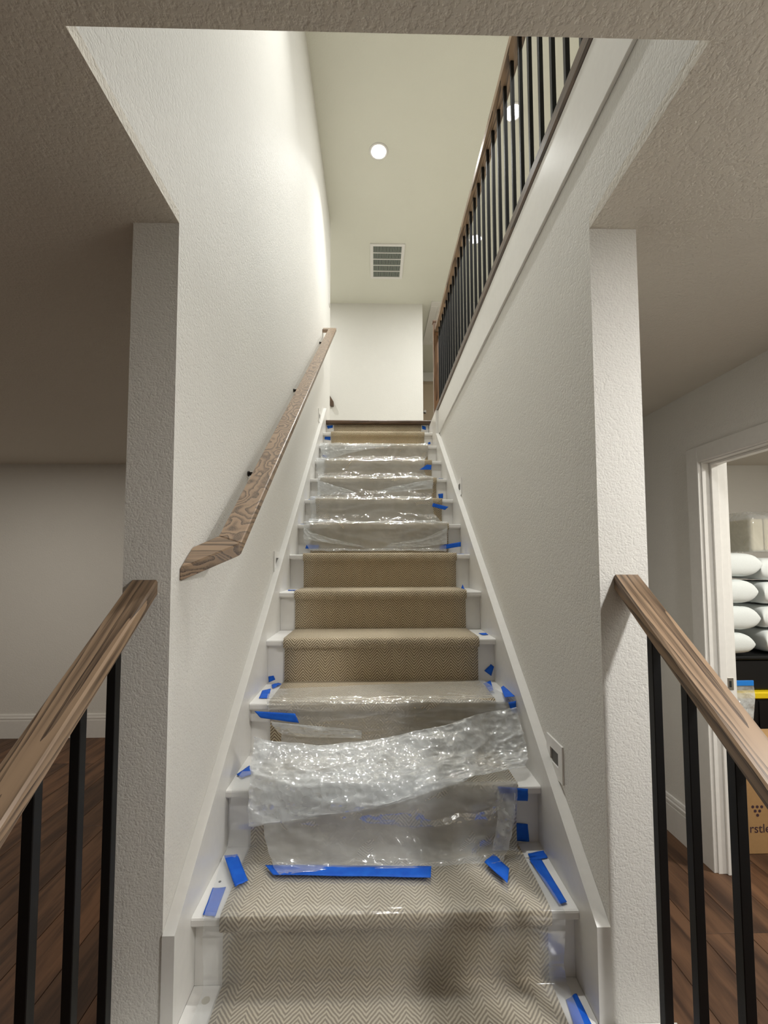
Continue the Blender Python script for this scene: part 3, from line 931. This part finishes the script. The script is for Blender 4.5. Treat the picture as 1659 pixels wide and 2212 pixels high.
put('plastic_sheet', sheet(tight_rows(), 60, 150, 0.004, 2.3, (3, 9)), M_TIGHT, smooth=True, fix=False,
    label='thin clear plastic film stretched tight over the carpet of the lowest steps', category='plastic sheet')

# --- folded bright sheet bunched over the third visible step
ps = empty('plastic_sheet', (0.05, yk(3), zk(3) + 0.01), 'crumpled white translucent plastic sheet folded over itself and hanging off a step', 'plastic sheet')
rows = [
    [(-0.392, 1.475, 0.922), (-0.20, 1.535, 0.872), (0.02, 1.60, 0.868), (0.22, 1.62, 0.895), (0.40, 1.64, 0.935), (0.525, 1.65, 0.955)],
    [(-0.392, 1.435, 0.86), (-0.20, 1.475, 0.835), (0.02, 1.52, 0.825), (0.22, 1.55, 0.835), (0.40, 1.58, 0.850), (0.530, 1.60, 0.875)],
    [(-0.388, 1.405, 0.79), (-0.20, 1.420, 0.80), (0.02, 1.435, 0.80), (0.22, 1.485, 0.805), (0.38, 1.52, 0.808), (0.525, 1.545, 0.82)],
    [(-0.384, 1.390, 0.690), (-0.20, 1.395, 0.712), (0.0, 1.400, 0.735), (0.18, 1.420, 0.775), (0.34, 1.460, 0.800), (0.500, 1.500, 0.806)],
]
put('folded_flap', sheet(rows, 90, 56, 0.020, 5.2, (3.2, 1.6), 0.006, True), M_FILM2, ps, smooth=True, fix=False)
rows2 = [[(x_ + 0.004, y_ + 0.006, z_ - 0.004) for x_, y_, z_ in r] for r in rows]
rows2 = [r[:4] + [lerp(r[3], r[4], 0.7)] for r in rows2]
put('under_layer', sheet(rows2, 60, 40, 0.010, 8.4, (2.2, 1.3), 0.006, True), M_FILM2, ps, smooth=True, fix=False)
rows3 = [
    [(-0.360, 1.424, 0.800), (-0.15, 1.424, 0.800), (0.1, 1.424, 0.800), (0.3, 1.424, 0.800), (0.452, 1.424, 0.798)],
    [(-0.352, 1.405, 0.735), (-0.15, 1.400, 0.740), (0.1, 1.395, 0.735), (0.3, 1.405, 0.735), (0.440, 1.410, 0.735)],
    [(-0.330, 1.375, 0.66), (-0.12, 1.395, 0.665), (0.1, 1.405, 0.665), (0.3, 1.400, 0.665), (0.420, 1.395, 0.665)],
    [(-0.300, 1.345, 0.608), (-0.10, 1.355, 0.608), (0.12, 1.360, 0.606), (0.28, 1.380, 0.606), (0.395, 1.375, 0.606)],
    [(-0.278, 1.315, 0.600), (-0.08, 1.335, 0.599), (0.12, 1.335, 0.599), (0.28, 1.35, 0.599), (0.372, 1.345, 0.599)],
]
put('hanging_part', sheet(rows3, 80, 50, 0.014, 3.7, (2.4, 1.5), 0.006, True), M_FILM, ps, smooth=True, fix=False)
rows4 = [
    [(0.385, 1.421, 0.770), (0.445, 1.421, 0.770)],
    [(0.378, 1.398, 0.70), (0.430, 1.395, 0.70)],
    [(0.355, 1.375, 0.62), (0.405, 1.375, 0.62)],
]
put('side_fold', sheet(rows4, 12, 30, 0.008, 6.1, (1, 3), 0.004, True), M_FILM2, ps, smooth=True, fix=False)

# --- sheet over the step above
ps2 = empty('plastic_sheet', (0.05, yk(4), zk(4) + 0.01), 'clear plastic sheet taped over one carpeted step just above the crumpled sheet', 'plastic sheet')
o = 0.014
rows = [
    [(-0.425, yk(4) + 0.130, zk(4) + o), (-0.1, yk(4) + 0.165, zk(4) + o), (0.2, yk(4) + 0.205, zk(4) + o), (0.470, yk(4) + 0.235, zk(4) + o)],
    [(-0.415, yk(4) + 0.02, zk(4) + o), (-0.1, yk(4) + 0.02, zk(4) + o), (0.2, yk(4) + 0.02, zk(4) + o), (0.515, yk(4) + 0.02, zk(4) + 0.006)],
    [(-0.405, yk(4) - 0.016, zk(4) - 0.004), (-0.1, yk(4) - 0.016, zk(4) - 0.002), (0.2, yk(4) - 0.016, zk(4) - 0.002), (0.520, yk(4) - 0.014, zk(4) - 0.006)],
    [(-0.395, yk(4) - 0.018, zk(4) - 0.060), (-0.1, yk(4) - 0.022, zk(4) - 0.065), (0.2, yk(4) - 0.022, zk(4) - 0.065), (0.520, yk(4) - 0.020, zk(4) - 0.055)],
    [(-0.352, yk(4) - 0.002, zk(4) - 0.105), (-0.1, yk(4) - 0.012, zk(4) - 0.115), (0.2, yk(4) - 0.030, zk(4) - 0.120), (0.512, yk(4) - 0.045, zk(4) - 0.100)],
    [(-0.358, yk(4) - 0.012, zk(3) + 0.016), (-0.1, yk(4) - 0.025, zk(3) + 0.016), (0.2, yk(4) - 0.050, zk(3) + 0.020), (0.510, yk(4) - 0.080, zk(3) + 0.030)],
]
put('draped_part', sheet(rows, 80, 70, 0.009, 11.9, (2.0, 3.0), 0.006, False), M_FILM, ps2, smooth=True, fix=False)
rows = [
    [(-0.392, yk(4) - 0.021, zk(4) - 0.062), (-0.25, yk(4) - 0.026, zk(4) - 0.075), (-0.05, yk(4) - 0.024, zk(4) - 0.098)],
    [(-0.375, yk(4) - 0.024, zk(4) - 0.085), (-0.25, yk(4) - 0.028, zk(4) - 0.095), (-0.05, yk(4) - 0.024, zk(4) - 0.108)],
    [(-0.350, yk(4) - 0.010, zk(4) - 0.115), (-0.25, yk(4) - 0.022, zk(4) - 0.120), (-0.05, yk(4) - 0.026, zk(4) - 0.125)],
]
put('pleat', sheet(rows, 40, 20, 0.007, 4.4, (0.6, 3.0), 0.003, True), M_FILM2, ps2, smooth=True, fix=False)

# --- long sheet draped over the upper steps
ps3 = empty('plastic_sheet', (0.0, yk(10), zk(10) + 0.01), 'long clear plastic sheet draped and taped down five upper steps', 'plastic sheet')
xl_ = {12: (-0.468, 0.455), 11: (-0.462, 0.405), 10: (-0.425, 0.430), 9: (-0.435, 0.400), 8: (-0.440, 0.450)}
rows = []
rows.append([(-0.470, yk(12) + 0.10, zk(12) + o), (0.0, yk(12) + 0.09, zk(12) + o), (0.46, yk(12) + 0.07, zk(12) + o)])
for k in (12, 11, 10, 9, 8):
    a, b = xl_[k]
    a2, b2 = xl_.get(k - 1, (-0.40, 0.44))
    m = 0.0
    def R(y_, z_, a_, b_, bow=0.0, dz=0.0):
        rows.append([(a_, y_, z_), (a_ * 0.5 + b_ * 0.5 - 0.2, y_ - bow, z_ + dz), (a_ * 0.5 + b_ * 0.5 + 0.2, y_ - bow, z_ + dz), (b_, y_, z_)])
    R(yk(k) - 0.002, zk(k) + o, a, b)
    R(yk(k) - 0.016, zk(k) - 0.006, a, b)
    R(yk(k) - 0.018, zk(k) - 0.050, a, b)
    R(yk(k) - 0.010, zk(k) - 0.105, a * 0.99, b, 0.012)
    if k > 8:
        R(yk(k) - 0.035, zk(k - 1) + 0.022, a2, b2, 0.02)
        R(yk(k - 1) + 0.11, zk(k - 1) + o + 0.003, a2, b2)
    else:
        R(yk(k) - 0.022, zk(k - 1) + 0.030, a2, b2, 0.01)
        R(yk(k) - 0.045, zk(k - 1) + 0.020, a2 + 0.02, b2, 0.01)
rows = [r if len(r) == 4 else [r[0], lerp(r[0], r[2], 0.33), lerp(r[0], r[2], 0.66), r[2]] for r in rows]
put('draped_part', sheet(rows, 60, 220, 0.010, 7.7, (2.2, 10.0), 0.01, False), M_FILM, ps3, smooth=True, fix=False)
def flap(k, pts3, seed, amp=0.006):
    put('folded_flap', sheet(pts3, 36, 20, amp, seed, (2, 1.5), 0.004, True), M_FILM2, ps3, smooth=True, fix=False)
flap(12, [[(-0.468, yk(12) - 0.022, zk(12) + 0.004), (-0.1, yk(12) - 0.024, zk(12) + 0.000), (0.20, yk(12) - 0.022, zk(12) - 0.004)],
          [(-0.455, yk(12) - 0.026, zk(12) - 0.06), (-0.2, yk(12) - 0.028, zk(12) - 0.045), (0.10, yk(12) - 0.024, zk(12) - 0.016)],
          [(-0.405, yk(12) - 0.024, zk(12) - 0.135), (-0.25, yk(12) - 0.026, zk(12) - 0.085), (0.0, yk(12) - 0.024, zk(12) - 0.028)]], 1.3)
flap(10, [[(-0.420, yk(10) - 0.024, zk(10) - 0.02), (-0.33, yk(10) - 0.026, zk(10) - 0.05), (-0.16, yk(10) - 0.024, zk(10) - 0.10)],
          [(-0.418, yk(10) - 0.024, zk(10) - 0.13), (-0.30, yk(10) - 0.026, zk(10) - 0.13), (-0.14, yk(10) - 0.030, zk(10) - 0.125)]], 2.9)
flap(10, [[(0.430, yk(10) - 0.022, zk(10) - 0.015), (0.25, yk(10) - 0.024, zk(10) - 0.045), (0.03, yk(10) - 0.024, zk(10) - 0.095)],
          [(0.425, yk(10) - 0.026, zk(10) - 0.085), (0.25, yk(10) - 0.028, zk(10) - 0.10), (0.0, yk(10) - 0.028, zk(10) - 0.125)]], 3.5)
flap(8, [[(-0.435, yk(8) - 0.024, zk(8) - 0.02), (-0.36, yk(8) - 0.026, zk(8) - 0.065), (-0.1, yk(8) - 0.030, zk(8) - 0.135)],
         [(-0.438, yk(8) - 0.024, zk(8) - 0.095), (-0.32, yk(8) - 0.028, zk(8) - 0.115), (-0.06, yk(8) - 0.034, zk(8) - 0.150)]], 4.7)
flap(8, [[(0.445, yk(8) - 0.024, zk(8) - 0.03), (0.30, yk(8) - 0.028, zk(8) - 0.09), (0.10, yk(8) - 0.030, zk(8) - 0.125)],
         [(0.448, yk(8) - 0.024, zk(8) - 0.125), (0.30, yk(8) - 0.030, zk(8) - 0.145), (0.04, yk(8) - 0.036, zk(8) - 0.160)]], 5.9)
flap(9, [[(-0.438, yk(9) - 0.050, zk(8) + 0.055), (0.0, yk(9) - 0.062, zk(8) + 0.030), (0.41, yk(9) - 0.050, zk(8) + 0.048)],
         [(-0.440, yk(9) - 0.075, zk(8) + 0.028), (0.0, yk(9) - 0.085, zk(8) + 0.022), (0.41, yk(9) - 0.075, zk(8) + 0.028)]], 6.6, 0.004)

# ================================================================== BLUE TAPE
A_, B_ = 'handrail side', 'balcony side'
TAPES = [
    ('pair of overlapped pieces on the lowest visible tread ' + B_, (0.483, 1.163, 0.387), (0.518, 1.178, 0.387), (0.520, 1.071, 0.387), (0.470, 1.057, 0.387)),
    ('short slanting strip on the film of the lowest full step ' + A_, (-0.466, 1.409, 0.597), (-0.426, 1.413, 0.597), (-0.361, 1.300, 0.597), (-0.390, 1.276, 0.597)),
    ('strip ending at the front edge of the lowest full step ' + A_, (-0.459, 1.296, 0.5805), (-0.423, 1.300, 0.5805), (-0.416, 1.197, 0.5805), (-0.450, 1.201, 0.5805)),
    ('long strip across the carpet under the hanging plastic', (-0.327, 1.353, 0.603), (0.165, 1.337, 0.603), (0.157, 1.290, 0.603), (-0.293, 1.312, 0.603)),
    ('folded patch holding the hanging plastic corner to the carpet', (0.324, 1.345, 0.606), (0.361, 1.381, 0.606), (0.390, 1.316, 0.606), (0.367, 1.259, 0.606)),
    ('short cross strip at the back of the lowest full step ' + B_, (0.480, 1.419, 0.5805), (0.535, 1.433, 0.5805), (0.535, 1.398, 0.5805), (0.478, 1.383, 0.5805)),
    ('long strip running forward along the bare tread ' + B_, (0.473, 1.389, 0.584), (0.510, 1.386, 0.584), (0.515, 1.217, 0.584), (0.490, 1.210, 0.584)),
    ('dark patch on the riser partly under the hanging plastic', (0.451, 1.478, 0.644), (0.501, 1.478, 0.638), (0.505, 1.478, 0.5825), (0.445, 1.478, 0.587)),
    ('wide strip on the nosing beside the crumpled sheet', (0.386, 1.418, 0.790), (0.484, 1.418, 0.781), (0.482, 1.418, 0.744), (0.401, 1.418, 0.748)),
    ('puckered piece on the tread beside the crumpled sheet ' + A_, (-0.474, 1.546, 0.776), (-0.448, 1.610, 0.776), (-0.417, 1.551, 0.776), (-0.448, 1.520, 0.776)),
    ('crossed piece on the bare tread corner of the plastic covered step', (-0.456, 1.758, 0.9665), (-0.469, 1.864, 0.9665), (-0.440, 1.890, 0.9665), (-0.418, 1.757, 0.9665)),
    ('dark piece in the riser corner at the handrail wall', (-0.474, 1.986, 0.994), (-0.451, 1.986, 0.998), (-0.443, 1.986, 0.980), (-0.472, 1.986, 0.968)),
    ('sliver beside the carpet at the back of the plastic covered step', (-0.450, 1.941, 0.968), (-0.427, 1.975, 0.968), (-0.408, 1.947, 0.968), (-0.431, 1.885, 0.968)),
    ('long strip under the nosing half covered by clear film', (-0.451, 1.678, 0.945), (-0.298, 1.672, 0.937), (-0.283, 1.670, 0.903), (-0.426, 1.675, 0.921)),
    ('five sided piece on the riser above the plastic covered step ' + B_, (0.491, 1.986, 1.011), (0.521, 1.986, 1.041), (0.535, 1.986, 1.029), (0.522, 1.986, 0.988)),
    ('faint piece under film at the back of the plastic covered step', (0.470, 1.922, 0.972), (0.512, 1.960, 0.972), (0.486, 1.818, 0.972), (0.466, 1.799, 0.972)),
    ('curved strip holding the film on the tread edge ' + B_, (0.515, 1.811, 0.985), (0.533, 1.836, 0.985), (0.535, 1.690, 0.985), (0.492, 1.680, 0.985)),
    ('curved strip turned down over the nosing ' + B_, (0.505, 1.683, 0.967), (0.535, 1.683, 0.972), (0.535, 1.678, 0.929), (0.517, 1.676, 0.928)),
    ('curled scrap on the third bare tread counted down from the upper sheet', (0.495, 2.10, 1.1595), (0.530, 2.10, 1.1595), (0.530, 2.055, 1.1595), (0.500, 2.045, 1.1595)),
    ('flat scrap on the second bare tread from the upper sheet ' + A_, (-0.462, 2.36, 1.3525), (-0.420, 2.36, 1.3525), (-0.412, 2.31, 1.3525), (-0.455, 2.31, 1.3525)),
    ('tiny upright scrap on the second bare tread ' + B_, (0.474, 2.40, 1.3525), (0.482, 2.40, 1.378), (0.490, 2.385, 1.3525), (0.482, 2.38, 1.3525)),
    ('small slanting piece on the tread below the upper sheet ' + B_, (0.475, 2.53, 1.5455), (0.505, 2.60, 1.5455), (0.533, 2.60, 1.5455), (0.520, 2.53, 1.5455)),
    ('dark piece under the bottom hem of the upper sheet', (-0.423, 2.722, 1.609), (-0.345, 2.722, 1.606), (-0.351, 2.722, 1.583), (-0.431, 2.722, 1.586)),
    ('bright strip at the bottom hem of the upper sheet', (0.402, 2.700, 1.602), (0.533, 2.700, 1.625), (0.533, 2.700, 1.596), (0.402, 2.700, 1.576)),
    ('small piece on the lowest tread covered by the upper sheet', (-0.47, 2.80, 1.739), (-0.425, 2.82, 1.739), (-0.435, 2.735, 1.739), (-0.465, 2.735, 1.739)),
    ('pointed piece on the fifth tread below the landing ' + A_, (-0.470, 3.02, 1.932), (-0.41, 3.07, 1.932), (-0.415, 2.985, 1.932), (-0.45, 2.985, 1.932)),
    ('square piece on the riser above the fifth tread below the landing', (0.477, 3.256, 2.012), (0.514, 3.256, 2.016), (0.513, 3.256, 1.980), (0.482, 3.256, 1.977)),
    ('long strip drooping off the film on the fifth step below the landing', (0.395, 2.945, 1.900), (0.501, 2.945, 1.875), (0.477, 2.945, 1.853), (0.389, 2.945, 1.877)),
    ('thin line of tape on the fourth nosing below the landing', (0.478, 3.25, 2.1235), (0.512, 3.25, 2.1235), (0.515, 3.232, 2.1235), (0.481, 3.232, 2.1235)),
    ('small piece at the riser foot on the third step below the landing', (-0.453, 3.735, 2.420), (-0.429, 3.733, 2.428), (-0.405, 3.733, 2.420), (-0.409, 3.733, 2.396)),
    ('wedge shaped piece on the third riser below the landing', (0.358, 3.452, 2.238), (0.418, 3.452, 2.279), (0.455, 3.452, 2.276), (0.451, 3.452, 2.238)),
    ('tiny scrap at the second riser below the landing', (0.496, 4.018, 2.613), (0.517, 4.018, 2.622), (0.522, 4.018, 2.604), (0.504, 4.018, 2.597)),
    ('square piece on the second riser below the landing', (-0.463, 4.018, 2.668), (-0.410, 4.018, 2.667), (-0.411, 4.018, 2.634), (-0.465, 4.018, 2.643)),
    ('piece at the carpet edge under the landing nosing ' + A_, (-0.473, 4.272, 2.852), (-0.412, 4.272, 2.858), (-0.415, 4.272, 2.831), (-0.463, 4.272, 2.822)),
    ('piece at the carpet edge under the landing nosing ' + B_, (0.470, 4.272, 2.857), (0.508, 4.272, 2.847), (0.510, 4.272, 2.812), (0.474, 4.272, 2.821)),
]
for i, (lab, a, b, c, d) in enumerate(TAPES):
    n_ = (Vector(b) - Vector(a)).cross(Vector(d) - Vector(a)).normalized()
    if n_.dot(Vector((0, -0.7, 0.7))) < 0: n_ = -n_
    def fn(u, v, s=0.0):
        p = Vector(lerp(lerp(a, b, u), lerp(d, c, u), v))
        wv = 0.5 + 0.5 * noise.noise(Vector((u * 4 + i * 2.3, v * 3, i)))
        curl = 0.002 * wv + 0.004 * max(0, noise.noise(Vector((i * 1.7, u * 2, v * 2))))
        return p + n_ * (0.0002 + curl + s)
    nu_ = max(6, int((Vector(b) - Vector(a)).length / 0.008))
    nv_ = max(4, int((Vector(d) - Vector(a)).length / 0.010))
    mb = MB().grid(fn, nu_, nv_)
    org = (Vector(a) + Vector(b) + Vector(c) + Vector(d)) / 4
    t_ = put('masking_tape', mb, M_TAPE, None, smooth=True, origin=tuple(org), fix=False,
             label='blue tape, ' + lab, category='tape', group='blue tape on the stairs')
    md = t_.modifiers.new('thick', 'SOLIDIFY')
    md.thickness = 0.0004
    md.offset = 0
